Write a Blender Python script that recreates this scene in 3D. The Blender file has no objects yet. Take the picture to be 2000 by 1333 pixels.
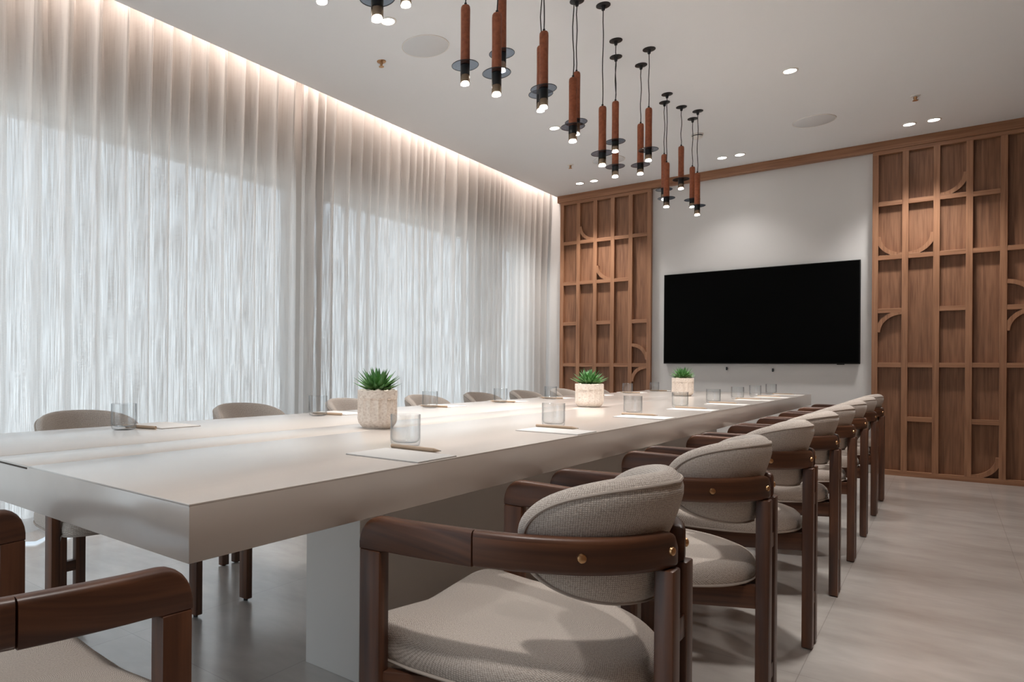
import bpy, bmesh, math, random
from mathutils import Vector, Matrix
PI = math.pi
C = bpy.context.scene.collection
sc = bpy.context.scene
rnd = random.Random(7)

# ------------------------------------------------------------------ camera
F_PX, CX, CY, YAW, ROLL, CAM_H = 1313.7, 700.0, 716.22, 0.7182, 0.0068, 0.963
cam_d = bpy.data.cameras.new('camera')
cam_d.sensor_width = 36.0
cam_d.lens = F_PX / 2000 * 36.0
cam_d.shift_x = (1000 - CX) / 2000
cam_d.shift_y = (CY - 666.5) / 2000
cam_d.clip_start = 0.02
cam = bpy.data.objects.new('camera', cam_d)
C.objects.link(cam)
cam.matrix_world = Matrix.Translation((0, 0, CAM_H)) @ Matrix.Rotation(YAW, 4, 'Z') @ Matrix.Rotation(PI/2, 4, 'X') @ Matrix.Rotation(ROLL, 4, 'Z')
sc.camera = cam

# ------------------------------------------------------------------ world, exposure, large lights
sc.view_settings.view_transform = 'Standard'
sc.view_settings.look = 'None'
sc.view_settings.gamma = 1.0
sc.view_settings.use_curve_mapping = False
sc.view_settings.exposure = 1.0
W_SKY = 1.12
COVE_E = 34.0
SPOT_E = 20.0
DOWN_E = 62.0
wd = bpy.data.worlds.new('overcast_sky')
sc.world = wd
wd.use_nodes = True
nt = wd.node_tree
nt.nodes.clear()
n_out = nt.nodes.new('ShaderNodeOutputWorld')
n_bg = nt.nodes.new('ShaderNodeBackground')
n_tc = nt.nodes.new('ShaderNodeTexCoord')
n_sp = nt.nodes.new('ShaderNodeSeparateXYZ')
n_cr = nt.nodes.new('ShaderNodeValToRGB')
n_mr = nt.nodes.new('ShaderNodeMapRange')
nt.links.new(n_tc.outputs['Generated'], n_sp.inputs[0])
nt.links.new(n_sp.outputs['Z'], n_mr.inputs[0])
n_mr.inputs[1].default_value = -0.12; n_mr.inputs[2].default_value = 0.25
nt.links.new(n_mr.outputs[0], n_cr.inputs[0])
n_cr.color_ramp.elements[0].color = (1.22, 1.27, 1.30, 1)
n_cr.color_ramp.elements[1].color = (0.70, 0.80, 0.91, 1)
nt.links.new(n_cr.outputs[0], n_bg.inputs['Color'])
n_bg.inputs['Strength'].default_value = W_SKY
nt.links.new(n_bg.outputs[0], n_out.inputs[0])
try:
    sc.cycles.use_denoising = True
    sc.cycles.max_bounces = 10
    sc.cycles.diffuse_bounces = 5
    sc.cycles.glossy_bounces = 4
    sc.cycles.transmission_bounces = 8
    sc.cycles.transparent_max_bounces = 16
    sc.cycles.sample_clamp_indirect = 6
    sc.cycles.caustics_refractive = False
    sc.cycles.caustics_reflective = False
except Exception:
    pass

def light(name, kind, loc, energy, color, parent=None, rot=(0, 0, 0), **kw):
    d = bpy.data.lights.new(name, kind)
    d.energy = energy; d.color = color
    for k, v in kw.items():
        setattr(d, k, v)
    o = bpy.data.objects.new(name, d)
    C.objects.link(o)
    o.location = loc; o.rotation_euler = rot
    if parent:
        o.parent = parent
    return o

XC, XR, YW, YB, H = -3.64, 0.64, 7.92, -1.6, 3.076     # ceiling edge, right wall, far wall, back wall, ceiling
# LED strip in the curtain pocket, shining down the curtain
light('cove_strip_light', 'AREA', (-3.668, 3.1, 3.30), COVE_E, (1.0, 0.86, 0.78), rot=(0, 0.05, 0),
      shape='RECTANGLE', size=0.04, size_y=9.4)
# daylight portals in the two window openings (they only guide the sampling of the sky)
for yc, ln in ((1.05, 5.2), (5.75, 3.7)):
    p = light('window_portal', 'AREA', (-4.04, yc, 1.23), 1.0, (1, 1, 1), rot=(0, -PI/2, 0), shape='RECTANGLE', size=2.4, size_y=ln)
    p.data.cycles.is_portal = True
p = light('window_portal', 'AREA', (-2.18, YB - 0.16, 1.3), 1.0, (1, 1, 1), rot=(PI/2, 0, 0), shape='RECTANGLE', size=2.6, size_y=2.5)  # portal for the added back window
p.data.cycles.is_portal = True

# ------------------------------------------------------------------ materials
def mat(name):
    m = bpy.data.materials.new(name)
    m.use_nodes = True
    return m, m.node_tree, m.node_tree.nodes['Principled BSDF']

def nd(nt, t, **kw):
    n = nt.nodes.new(t)
    for k, v in kw.items():
        setattr(n, k, v)
    return n

def simple(name, col, rough=0.5, metal=0.0, spec=0.5, coat=0.0):
    m, nt, b = mat(name)
    b.inputs['Base Color'].default_value = (*col, 1)
    b.inputs['Roughness'].default_value = rough
    b.inputs['Metallic'].default_value = metal
    b.inputs['Specular IOR Level'].default_value = spec
    b.inputs['Coat Weight'].default_value = coat
    return m

def emit(name, col, s):
    m = bpy.data.materials.new(name); m.use_nodes = True
    nt = m.node_tree; nt.nodes.clear()
    o = nd(nt, 'ShaderNodeOutputMaterial'); e = nd(nt, 'ShaderNodeEmission')
    e.inputs[0].default_value = (*col, 1); e.inputs[1].default_value = s
    nt.links.new(e.outputs[0], o.inputs[0])
    return m

def coords(nt, kind='Object', scale=(1, 1, 1), rand=True):
    tc = nd(nt, 'ShaderNodeTexCoord'); mp = nd(nt, 'ShaderNodeMapping')
    mp.inputs['Scale'].default_value = scale
    nt.links.new(tc.outputs[kind], mp.inputs['Vector'])
    if rand:
        oi = nd(nt, 'ShaderNodeObjectInfo'); vm = nd(nt, 'ShaderNodeVectorMath', operation='SCALE')
        cb = nd(nt, 'ShaderNodeCombineXYZ')
        for i in range(3):
            nt.links.new(oi.outputs['Random'], cb.inputs[i])
        nt.links.new(cb.outputs[0], vm.inputs[0]); vm.inputs['Scale'].default_value = 37.0
        nt.links.new(vm.outputs[0], mp.inputs['Location'])
    return mp.outputs['Vector']

def ramp(nt, fac, stops):
    r = nd(nt, 'ShaderNodeValToRGB')
    els = r.color_ramp.elements
    while len(els) < len(stops):
        els.new(0.5)
    for e, (p, c) in zip(els, stops):
        e.position = p; e.color = (*c, 1)
    nt.links.new(fac, r.inputs[0])
    return r.outputs[0]

def wood(name, dark, mid, light_, kind, axis, rough=0.45, coat=0.0, fine=70.0, cathedral=0.5):
    """axis: index of the grain direction in the chosen coordinates"""
    m, nt, b = mat(name)
    s1 = [fine] * 3; s1[axis] = fine * 0.04
    s2 = [9.0] * 3; s2[axis] = 0.9
    v1 = coords(nt, kind, tuple(s1)); v2 = coords(nt, kind, tuple(s2))
    n1 = nd(nt, 'ShaderNodeTexNoise'); n1.inputs['Scale'].default_value = 1.0; n1.inputs['Detail'].default_value = 6.0
    n2 = nd(nt, 'ShaderNodeTexNoise'); n2.inputs['Scale'].default_value = 1.0; n2.inputs['Detail'].default_value = 2.0
    nt.links.new(v1, n1.inputs['Vector']); nt.links.new(v2, n2.inputs['Vector'])
    mu = nd(nt, 'ShaderNodeMath', operation='MULTIPLY'); mu.inputs[1].default_value = 9.0
    fr = nd(nt, 'ShaderNodeMath', operation='PINGPONG'); fr.inputs[1].default_value = 1.0
    nt.links.new(n2.outputs['Fac'], mu.inputs[0]); nt.links.new(mu.outputs[0], fr.inputs[0])
    mx = nd(nt, 'ShaderNodeMath', operation='MULTIPLY_ADD'); mx.inputs[1].default_value = cathedral * 0.5
    nt.links.new(fr.outputs[0], mx.inputs[0])
    sb = nd(nt, 'ShaderNodeMath', operation='SUBTRACT'); sb.inputs[1].default_value = cathedral * 0.25
    nt.links.new(n1.outputs['Fac'], sb.inputs[0]); nt.links.new(sb.outputs[0], mx.inputs[2])
    col = ramp(nt, mx.outputs[0], [(0.25, dark), (0.5, mid), (0.75, light_)])
    nt.links.new(col, b.inputs['Base Color'])
    bp = nd(nt, 'ShaderNodeBump'); bp.inputs['Strength'].default_value = 0.15; bp.inputs['Distance'].default_value = 0.002
    nt.links.new(n1.outputs['Fac'], bp.inputs['Height']); nt.links.new(bp.outputs[0], b.inputs['Normal'])
    b.inputs['Roughness'].default_value = rough
    b.inputs['Coat Weight'].default_value = coat
    b.inputs['Coat Roughness'].default_value = 0.25
    return m

WALNUT = wood('walnut_lacquered', (0.038, 0.012, 0.005), (0.078, 0.027, 0.011), (0.140, 0.052, 0.022), 'UV', 0, rough=0.45, coat=0.10, fine=60, cathedral=0.35)
OAK_V = wood('oak_upright', (0.20, 0.088, 0.042), (0.29, 0.138, 0.070), (0.36, 0.180, 0.096), 'Object', 2, rough=0.5, cathedral=0.2)
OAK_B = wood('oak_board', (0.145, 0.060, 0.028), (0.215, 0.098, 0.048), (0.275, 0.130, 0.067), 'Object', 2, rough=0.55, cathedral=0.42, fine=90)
OAK_H = wood('oak_level', (0.20, 0.088, 0.042), (0.29, 0.138, 0.070), (0.36, 0.180, 0.096), 'Object', 0, rough=0.5, cathedral=0.2)
BRASS = simple('brass', (0.55, 0.32, 0.16), 0.3, 1.0)
BLACK = simple('black_metal', (0.012, 0.012, 0.013), 0.4, 0.3)
RUBBER = simple('black_rubber', (0.015, 0.013, 0.012), 0.7)
WHITE_PLASTER = simple('white_plaster', (0.76, 0.735, 0.71), 0.85, spec=0.2)
GREY_WALL = simple('pale_grey_paint', (0.64, 0.63, 0.62), 0.85, spec=0.2)
CEIL = simple('ceiling_paint', (0.80, 0.82, 0.84), 0.9, spec=0.15)
TRIM_W = simple('white_trim', (0.75, 0.73, 0.70), 0.5)
SPK = simple('speaker_grille', (0.66, 0.675, 0.69), 0.9, spec=0.1)
SCREEN = simple('dark_screen', (0.0015, 0.0015, 0.0015), 0.55, spec=0.03)
BEZEL = simple('black_plastic', (0.008, 0.008, 0.008), 0.4, spec=0.3)
ALU = simple('grey_aluminium', (0.30, 0.30, 0.30), 0.4, 0.6)
LENS = emit('lamp_lens', (1.0, 0.96, 0.90), 14.0)

def fabric(name, c1, c2, scale, bump=0.5):
    m, nt, b = mat(name)
    tc = nd(nt, 'ShaderNodeTexCoord')
    w = []
    for ax in ('X', 'Y'):
        wv = nd(nt, 'ShaderNodeTexWave', wave_type='BANDS', bands_direction=ax)
        wv.inputs['Scale'].default_value = scale
        wv.inputs['Distortion'].default_value = 1.6
        wv.inputs['Detail'].default_value = 2.0
        wv.inputs['Detail Scale'].default_value = 2.5
        nt.links.new(tc.outputs['UV'], wv.inputs['Vector'])
        w.append(wv.outputs['Fac'])
    mn = nd(nt, 'ShaderNodeMath', operation='MULTIPLY'); nt.links.new(w[0], mn.inputs[0]); nt.links.new(w[1], mn.inputs[1])
    nz = nd(nt, 'ShaderNodeTexNoise'); nz.inputs['Scale'].default_value = 260.0; nz.inputs['Detail'].default_value = 3.0
    nt.links.new(tc.outputs['UV'], nz.inputs['Vector'])
    ad = nd(nt, 'ShaderNodeMath', operation='MULTIPLY_ADD'); ad.inputs[1].default_value = 0.55
    nt.links.new(mn.outputs[0], ad.inputs[0]); 
    ms = nd(nt, 'ShaderNodeMath', operation='MULTIPLY'); ms.inputs[1].default_value = 0.75
    nt.links.new(nz.outputs['Fac'], ms.inputs[0]); nt.links.new(ms.outputs[0], ad.inputs[2])
    col = ramp(nt, ad.outputs[0], [(0.28, c1), (0.72, c2)])
    nt.links.new(col, b.inputs['Base Color'])
    bp = nd(nt, 'ShaderNodeBump'); bp.inputs['Strength'].default_value = bump; bp.inputs['Distance'].default_value = 0.0015
    nt.links.new(ad.outputs[0], bp.inputs['Height']); nt.links.new(bp.outputs[0], b.inputs['Normal'])
    b.inputs['Roughness'].default_value = 0.9
    b.inputs['Specular IOR Level'].default_value = 0.15
    b.inputs['Sheen Weight'].default_value = 0.25
    b.inputs['Sheen Roughness'].default_value = 0.5
    return m
LINEN = fabric('oatmeal_bouclé_weave'.replace('é', 'e'), (0.33, 0.275, 0.235), (0.63, 0.56, 0.50), 88.0, 0.5)
PIPING = simple('oatmeal_piping', (0.42, 0.36, 0.315), 0.9, spec=0.1)

# table lacquer: warm cream with faint brushed streaks
def table_mat():
    m, nt, b = mat('cream_lacquer')
    v = coords(nt, 'Object', (14, 0.5, 14), rand=False)
    n = nd(nt, 'ShaderNodeTexNoise'); n.inputs['Scale'].default_value = 1.0; n.inputs['Detail'].default_value = 5.0
    nt.links.new(v, n.inputs['Vector'])
    nt.links.new(ramp(nt, n.outputs['Fac'], [(0.3, (0.53, 0.475, 0.43)), (0.7, (0.57, 0.515, 0.47))]), b.inputs['Base Color'])
    nt.links.new(ramp(nt, n.outputs['Fac'], [(0.3, (0.30, 0.30, 0.30)), (0.7, (0.38, 0.38, 0.38))]), b.inputs['Roughness'])
    b.inputs['Specular IOR Level'].default_value = 0.6
    b.inputs['Coat Weight'].default_value = 1.0
    b.inputs['Coat IOR'].default_value = 1.75
    b.inputs['Coat Roughness'].default_value = 0.2
    return m
CREAM = table_mat()
PLINTH = simple('plinth_lacquer', (0.66, 0.62, 0.58), 0.5)
GROOVE = simple('dark_joint', (0.06, 0.045, 0.035), 0.8)

def floor_mat():
    m, nt, b = mat('grey_stone_tiles')
    tc = nd(nt, 'ShaderNodeTexCoord')
    mp = nd(nt, 'ShaderNodeMapping'); nt.links.new(tc.outputs['Object'], mp.inputs['Vector'])
    mp.inputs['Scale'].default_value = (1.0, 2.4, 1)
    mp.inputs['Rotation'].default_value = (0, 0, 0.9)
    n1 = nd(nt, 'ShaderNodeTexNoise'); n1.inputs['Scale'].default_value = 1.6; n1.inputs['Detail'].default_value = 7.0; n1.inputs['Roughness'].default_value = 0.55
    n1.inputs['Distortion'].default_value = 0.25
    nt.links.new(mp.outputs[0], n1.inputs['Vector'])
    mp2 = nd(nt, 'ShaderNodeMapping'); nt.links.new(tc.outputs['Object'], mp2.inputs['Vector'])
    mp2.inputs['Scale'].default_value = (7, 13, 1); mp2.inputs['Rotation'].default_value = (0, 0, 0.9)
    n2 = nd(nt, 'ShaderNodeTexNoise'); n2.inputs['Scale'].default_value = 1.5; n2.inputs['Detail'].default_value = 6.0
    nt.links.new(mp2.outputs[0], n2.inputs['Vector'])
    av = nd(nt, 'ShaderNodeMath', operation='MULTIPLY_ADD'); av.inputs[1].default_value = 0.20
    nt.links.new(n2.outputs['Fac'], av.inputs[0])
    h = nd(nt, 'ShaderNodeMath', operation='MULTIPLY'); h.inputs[1].default_value = 0.80
    nt.links.new(n1.outputs['Fac'], h.inputs[0]); nt.links.new(h.outputs[0], av.inputs[2])
    c = ramp(nt, av.outputs[0], [(0.30, (0.33, 0.295, 0.265)), (0.50, (0.46, 0.425, 0.392)), (0.70, (0.60, 0.565, 0.53))])
    br = nd(nt, 'ShaderNodeTexBrick'); br.offset = 0.0
    br.inputs['Scale'].default_value = 1.0
    br.inputs['Brick Width'].default_value = 0.615; br.inputs['Row Height'].default_value = 1.23
    br.inputs['Mortar Size'].default_value = 0.0014; br.inputs['Mortar Smooth'].default_value = 0.3
    mp3 = nd(nt, 'ShaderNodeMapping'); nt.links.new(tc.outputs['Object'], mp3.inputs['Vector'])
    mp3.inputs['Location'].default_value = (2.19, -1.285, 0)
    nt.links.new(mp3.outputs[0], br.inputs['Vector'])
    br.inputs['Color1'].default_value = (1, 1, 1, 1); br.inputs['Color2'].default_value = (0.93, 0.93, 0.93, 1)
    br.inputs['Mortar'].default_value = (0.62, 0.60, 0.58, 1)
    mx = nd(nt, 'ShaderNodeMix', data_type='RGBA', blend_type='MULTIPLY'); mx.inputs[0].default_value = 1.0
    nt.links.new(c, mx.inputs[6]); nt.links.new(br.outputs['Color'], mx.inputs[7])
    nt.links.new(mx.outputs[2], b.inputs['Base Color'])
    b.inputs['Specular IOR Level'].default_value = 1.0
    b.inputs['Coat Weight'].default_value = 1.0
    b.inputs['Coat Roughness'].default_value = 0.2
    b.inputs['Coat IOR'].default_value = 2.0
    b.inputs['Roughness'].default_value = 0.32
    bp = nd(nt, 'ShaderNodeBump'); bp.inputs['Strength'].default_value = 0.02; bp.inputs['Distance'].default_value = 0.002
    nt.links.new(av.outputs[0], bp.inputs['Height']); nt.links.new(bp.outputs[0], b.inputs['Normal'])
    return m
FLOOR = floor_mat()

def curtain_mat():
    m = bpy.data.materials.new('sheer_linen'); m.use_nodes = True
    nt = m.node_tree; nt.nodes.clear()
    o = nd(nt, 'ShaderNodeOutputMaterial')
    tc = nd(nt, 'ShaderNodeTexCoord')
    def nz(sc, det=4.0):
        mp = nd(nt, 'ShaderNodeMapping'); mp.inputs['Scale'].default_value = sc
        nt.links.new(tc.outputs['UV'], mp.inputs['Vector'])
        n = nd(nt, 'ShaderNodeTexNoise'); n.inputs['Scale'].default_value = 1.0; n.inputs['Detail'].default_value = det
        nt.links.new(mp.outputs[0], n.inputs['Vector'])
        return n.outputs['Fac']
    a = nz((210, 3.2, 1)); bb = nz((30, 420, 1), 2.0)
    s = nd(nt, 'ShaderNodeMath', operation='MULTIPLY_ADD'); s.inputs[1].default_value = 0.7
    nt.links.new(a, s.inputs[0])
    q = nd(nt, 'ShaderNodeMath', operation='MULTIPLY'); q.inputs[1].default_value = 0.3
    nt.links.new(bb, q.inputs[0]); nt.links.new(q.outputs[0], s.inputs[2])
    thr = ramp(nt, s.outputs[0], [(0.38, (0.24, 0.24, 0.24)), (0.58, (0.02, 0.02, 0.02))])
    col = ramp(nt, s.outputs[0], [(0.35, (0.83, 0.80, 0.77)), (0.65, (0.60, 0.565, 0.54))])
    df = nd(nt, 'ShaderNodeBsdfDiffuse'); tl = nd(nt, 'ShaderNodeBsdfTranslucent'); tr = nd(nt, 'ShaderNodeBsdfTransparent')
    nt.links.new(col, df.inputs[0]); nt.links.new(col, tl.inputs[0])
    tr.inputs[0].default_value = (0.88, 0.89, 0.90, 1)
    m1 = nd(nt, 'ShaderNodeMixShader'); m1.inputs[0].default_value = 0.42
    nt.links.new(df.outputs[0], m1.inputs[1]); nt.links.new(tl.outputs[0], m1.inputs[2])
    m2 = nd(nt, 'ShaderNodeMixShader')
    lw = nd(nt, 'ShaderNodeLayerWeight'); lw.inputs['Blend'].default_value = 0.5
    iv = nd(nt, 'ShaderNodeMath', operation='SUBTRACT'); iv.inputs[0].default_value = 1.0; nt.links.new(lw.outputs['Facing'], iv.inputs[1])
    ml = nd(nt, 'ShaderNodeMath', operation='MULTIPLY'); nt.links.new(iv.outputs[0], ml.inputs[0]); nt.links.new(thr, ml.inputs[1])
    nt.links.new(ml.outputs[0], m2.inputs[0]); nt.links.new(m1.outputs[0], m2.inputs[1]); nt.links.new(tr.outputs[0], m2.inputs[2])
    nt.links.new(m2.outputs[0], o.inputs[0])
    return m
CURTAIN = curtain_mat()

def thin_glass(name, tint, gloss, edge=None):
    m = bpy.data.materials.new(name); m.use_nodes = True
    nt = m.node_tree; nt.nodes.clear()
    o = nd(nt, 'ShaderNodeOutputMaterial'); t = nd(nt, 'ShaderNodeBsdfTransparent'); g = nd(nt, 'ShaderNodeBsdfGlossy')
    t.inputs[0].default_value = (*tint, 1); g.inputs['Roughness'].default_value = 0.03
    lw = nd(nt, 'ShaderNodeLayerWeight'); lw.inputs['Blend'].default_value = 0.5
    pw = nd(nt, 'ShaderNodeMath', operation='POWER'); pw.inputs[1].default_value = 5.0
    nt.links.new(lw.outputs['Facing'], pw.inputs[0])
    mu = nd(nt, 'ShaderNodeMath', operation='MULTIPLY_ADD'); mu.inputs[1].default_value = 0.9 * min(gloss, 1.0); mu.inputs[2].default_value = 0.04 * gloss
    nt.links.new(pw.outputs[0], mu.inputs[0])
    if edge:
        p3 = nd(nt, 'ShaderNodeMath', operation='POWER'); p3.inputs[1].default_value = 3.5
        nt.links.new(lw.outputs['Facing'], p3.inputs[0])
        nt.links.new(ramp(nt, p3.outputs[0], [(0.0, tint), (0.9, edge)]), t.inputs[0])
    x = nd(nt, 'ShaderNodeMixShader'); nt.links.new(mu.outputs[0], x.inputs[0])
    nt.links.new(t.outputs[0], x.inputs[1]); nt.links.new(g.outputs[0], x.inputs[2]); nt.links.new(x.outputs[0], o.inputs[0])
    return m
PANE = thin_glass('window_glass', (0.93, 0.96, 0.97), 1.0)
SMOKE = thin_glass('smoked_glass', (0.55, 0.60, 0.67), 1.6)  # grey smoke tint; its blue cast stands in for reflected sky
TUBE_GLASS = thin_glass('dark_ribbed_glass', (0.50, 0.42, 0.34), 0.8)
GLASS = thin_glass('clear_glass', (0.965, 0.972, 0.975), 1.6, (0.42, 0.46, 0.49))

def leather_mat():
    m, nt, b = mat('rust_leather')
    v = coords(nt, 'Object', (60, 60, 60))
    n = nd(nt, 'ShaderNodeTexNoise'); n.inputs['Scale'].default_value = 1.0; n.inputs['Detail'].default_value = 4.0
    nt.links.new(v, n.inputs['Vector'])
    nt.links.new(ramp(nt, n.outputs['Fac'], [(0.3, (0.22, 0.058, 0.022)), (0.7, (0.33, 0.095, 0.038))]), b.inputs['Base Color'])
    bp = nd(nt, 'ShaderNodeBump'); bp.inputs['Strength'].default_value = 0.4; bp.inputs['Distance'].default_value = 0.001
    nt.links.new(n.outputs['Fac'], bp.inputs['Height']); nt.links.new(bp.outputs[0], b.inputs['Normal'])
    b.inputs['Roughness'].default_value = 0.6
    return m
LEATHER = leather_mat()

def pot_mat():
    m, nt, b = mat('speckled_clay')
    v = coords(nt, 'Object', (120, 120, 160))
    n = nd(nt, 'ShaderNodeTexNoise'); n.inputs['Scale'].default_value = 1.0; n.inputs['Detail'].default_value = 4.0
    nt.links.new(v, n.inputs['Vector'])
    nt.links.new(ramp(nt, n.outputs['Fac'], [(0.30, (0.50, 0.41, 0.35)), (0.42, (0.64, 0.56, 0.49)), (0.7, (0.74, 0.67, 0.60))]), b.inputs['Base Color'])
    b.inputs['Roughness'].default_value = 0.8
    return m
POT = pot_mat()
SOIL = simple('dark_soil', (0.05, 0.035, 0.025), 0.9)
STONE = simple('white_pebble', (0.62, 0.55, 0.45), 0.8)
def leaf_mat():
    m, nt, b = mat('succulent_leaf')
    tc = nd(nt, 'ShaderNodeTexCoord')
    sp = nd(nt, 'ShaderNodeSeparateXYZ'); nt.links.new(tc.outputs['UV'], sp.inputs[0])
    n = nd(nt, 'ShaderNodeTexNoise'); n.inputs['Scale'].default_value = 18.0; nt.links.new(tc.outputs['UV'], n.inputs['Vector'])
    ad = nd(nt, 'ShaderNodeMath', operation='MULTIPLY_ADD'); ad.inputs[1].default_value = 0.75
    nt.links.new(sp.outputs['Y'], ad.inputs[0])
    mm = nd(nt, 'ShaderNodeMath', operation='MULTIPLY'); mm.inputs[1].default_value = 0.35
    nt.links.new(n.outputs['Fac'], mm.inputs[0]); nt.links.new(mm.outputs[0], ad.inputs[2])
    nt.links.new(ramp(nt, ad.outputs[0], [(0.1, (0.28, 0.42, 0.08)), (0.45, (0.10, 0.24, 0.06)), (1.0, (0.045, 0.14, 0.055))]), b.inputs['Base Color'])
    b.inputs['Roughness'].default_value = 0.45
    return m
LEAF = leaf_mat()
PALE_LEAF = simple('dry_leaf', (0.45, 0.36, 0.22), 0.7)
PAPER = simple('paper', (0.56, 0.54, 0.52), 0.8, spec=0.2)
PENCIL = wood('pencil_wood', (0.28, 0.19, 0.12), (0.36, 0.26, 0.18), (0.42, 0.31, 0.22), 'UV', 0, rough=0.6)
LEAD = simple('graphite', (0.05, 0.045, 0.04), 0.5)

# ------------------------------------------------------------------ mesh helpers
def obj(name, bm, m, parent=None, smooth=False, loc=None):
    bmesh.ops.recalc_face_normals(bm, faces=bm.faces)
    me = bpy.data.meshes.new(name)
    bm.to_mesh(me); bm.free()
    if smooth:
        for p in me.polygons:
            p.use_smooth = True
        try:
            me.set_sharp_from_angle(angle=math.radians(38))
        except Exception:
            pass
    me.materials.append(m)
    o = bpy.data.objects.new(name, me)
    C.objects.link(o)
    if loc is not None:
        o.location = loc
    if parent:
        o.parent = parent
    return o

def thing(name, label, cat, loc=(0, 0, 0), rotz=0.0, group=None):
    o = bpy.data.objects.new(name, None)
    C.objects.link(o)
    o.empty_display_size = 0.1
    o.location = loc; o.rotation_euler = (0, 0, rotz)
    tag(o, label, cat, group)
    return o

def tag(o, label, cat, group=None):
    o['label'] = label; o['category'] = cat
    if group:
        o['group'] = group

def dup(root, loc, rotz, label, group=None):
    r = root.copy(); C.objects.link(r)
    r.location = loc; r.rotation_euler = (0, 0, rotz); r['label'] = label
    if group:
        r['group'] = group
    for ch in list(root.children):
        c = ch.copy(); C.objects.link(c); c.parent = r
        for g in ch.children:
            d = g.copy(); C.objects.link(d); d.parent = c
    return r

def box(bm, x0, x1, y0, y1, z0, z1, bev=0.0):
    vs = [bm.verts.new((x, y, z)) for x in (x0, x1) for y in (y0, y1) for z in (z0, z1)]
    idx = [(0, 1, 3, 2), (4, 6, 7, 5), (0, 4, 5, 1), (2, 3, 7, 6), (0, 2, 6, 4), (1, 5, 7, 3)]
    fs = [bm.faces.new([vs[i] for i in f]) for f in idx]
    if bev:
        es = list({e for f in fs for e in f.edges})
        bmesh.ops.bevel(bm, geom=es, offset=bev, segments=2, profile=0.5, affect='EDGES')

def box_obj(name, m, x0, x1, y0, y1, z0, z1, parent=None, bev=0.0, uvax=None):
    bm = bmesh.new(); box(bm, x0, x1, y0, y1, z0, z1, bev)
    if uvax is not None:
        boxuv(bm, uvax)
    return obj(name, bm, m, parent, smooth=bev > 0)

def boxuv(bm, ax):
    """u = along the grain axis, v = the sum of the two others"""
    uv = bm.loops.layers.uv.verify()
    o = [i for i in range(3) if i != ax]
    for f in bm.faces:
        for l in f.loops:
            c = l.vert.co
            l[uv].uv = (c[ax], c[o[0]] + 0.7 * c[o[1]])

def structure(name, bm, m, smooth=False):
    o = obj(name, bm, m, smooth=smooth)
    o['kind'] = 'structure'
    return o

def lathe(bm, prof, n=32, cx=0.0, cy=0.0, closed=False):
    rings = []
    for r, z in prof:
        if r < 1e-6:
            rings.append([bm.verts.new((cx, cy, z))])
        else:
            rings.append([bm.verts.new((cx + r * math.cos(2*PI*k/n), cy + r * math.sin(2*PI*k/n), z)) for k in range(n)])
    pairs = list(zip(rings, rings[1:]))
    if closed:
        pairs.append((rings[-1], rings[0]))
    for a, b in pairs:
        for k in range(n):
            k2 = (k + 1) % n
            if len(a) == 1 and len(b) == 1:
                continue
            if len(a) == 1:
                bm.faces.new((a[0], b[k], b[k2]))
            elif len(b) == 1:
                bm.faces.new((a[k], a[k2], b[0]))
            else:
                bm.faces.new((a[k], a[k2], b[k2], b[k]))

def catmull(pts, per=6, closed=False):
    out = []
    n = len(pts)
    rng = range(n if closed else n - 1)
    for i in rng:
        g = (lambda j: pts[j % n]) if closed else (lambda j: pts[max(0, min(n - 1, j))])
        p0, p1, p2, p3 = (Vector(g(i + k)) for k in (-1, 0, 1, 2))
        for s in range(per):
            t = s / per
            out.append(0.5 * ((2*p1) + (p2 - p0)*t + (2*p0 - 5*p1 + 4*p2 - p3)*t*t + (3*p1 - p0 - 3*p2 + p3)*t**3))
    if not closed:
        out.append(Vector(pts[-1]))
    return out

def rrect(w, h, r, seg=3):
    """rounded rectangle section, w along the first axis, h along the second"""
    pts = []
    for cx, cy, a0 in ((w/2 - r, h/2 - r, 0), (-w/2 + r, h/2 - r, 90), (-w/2 + r, -h/2 + r, 180), (w/2 - r, -h/2 + r, 270)):
        for k in range(seg + 1):
            a = math.radians(a0 + 90 * k / seg)
            pts.append((cx + r * math.cos(a), cy + r * math.sin(a)))
    return pts

def sweep(bm, path, sec, up=Vector((0, 0, 1)), closed=False, cap=True, secf=None):
    """sec in (side, up) coordinates; UV: u along the path, v around"""
    uv = bm.loops.layers.uv.verify()
    n = len(path); rings = []; L = [0.0]
    for i in range(n):
        a = path[(i - 1) % n] if (closed or i > 0) else path[i]
        b = path[(i + 1) % n] if (closed or i < n - 1) else path[i]
        t = (b - a).normalized()
        side = t.cross(up)
        if side.length < 1e-5:
            side = t.cross(Vector((0, 1, 0)))
        side.normalize()
        u2 = side.cross(t).normalized()
        s = secf(i) if secf else sec
        rings.append([bm.verts.new(path[i] + side * x + u2 * y) for x, y in s])
        if i:
            L.append(L[-1] + (path[i] - path[i-1]).length)
    m = len(rings[0]); per = [0.0]
    s0 = secf(0) if secf else sec
    for k in range(m):
        x0, y0 = s0[k]; x1, y1 = s0[(k + 1) % m]
        per.append(per[-1] + math.hypot(x1 - x0, y1 - y0))
    for i in range(n if closed else n - 1):
        A, B = rings[i], rings[(i + 1) % n]
        l0 = L[i]; l1 = L[i + 1] if i + 1 < n else L[i] + (path[0] - path[i]).length
        for k in range(m):
            k2 = (k + 1) % m
            f = bm.faces.new((A[k], A[k2], B[k2], B[k]))
            for lp, (uu, vv) in zip(f.loops, ((l0, per[k]), (l0, per[k+1]), (l1, per[k+1]), (l1, per[k]))):
                lp[uv].uv = (uu, vv)
    if cap and not closed:
        for R in (rings[0], rings[-1]):
            f = bm.faces.new(R)
            for lp in f.loops:
                lp[uv].uv = (0, lp.vert.co.z)

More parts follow.
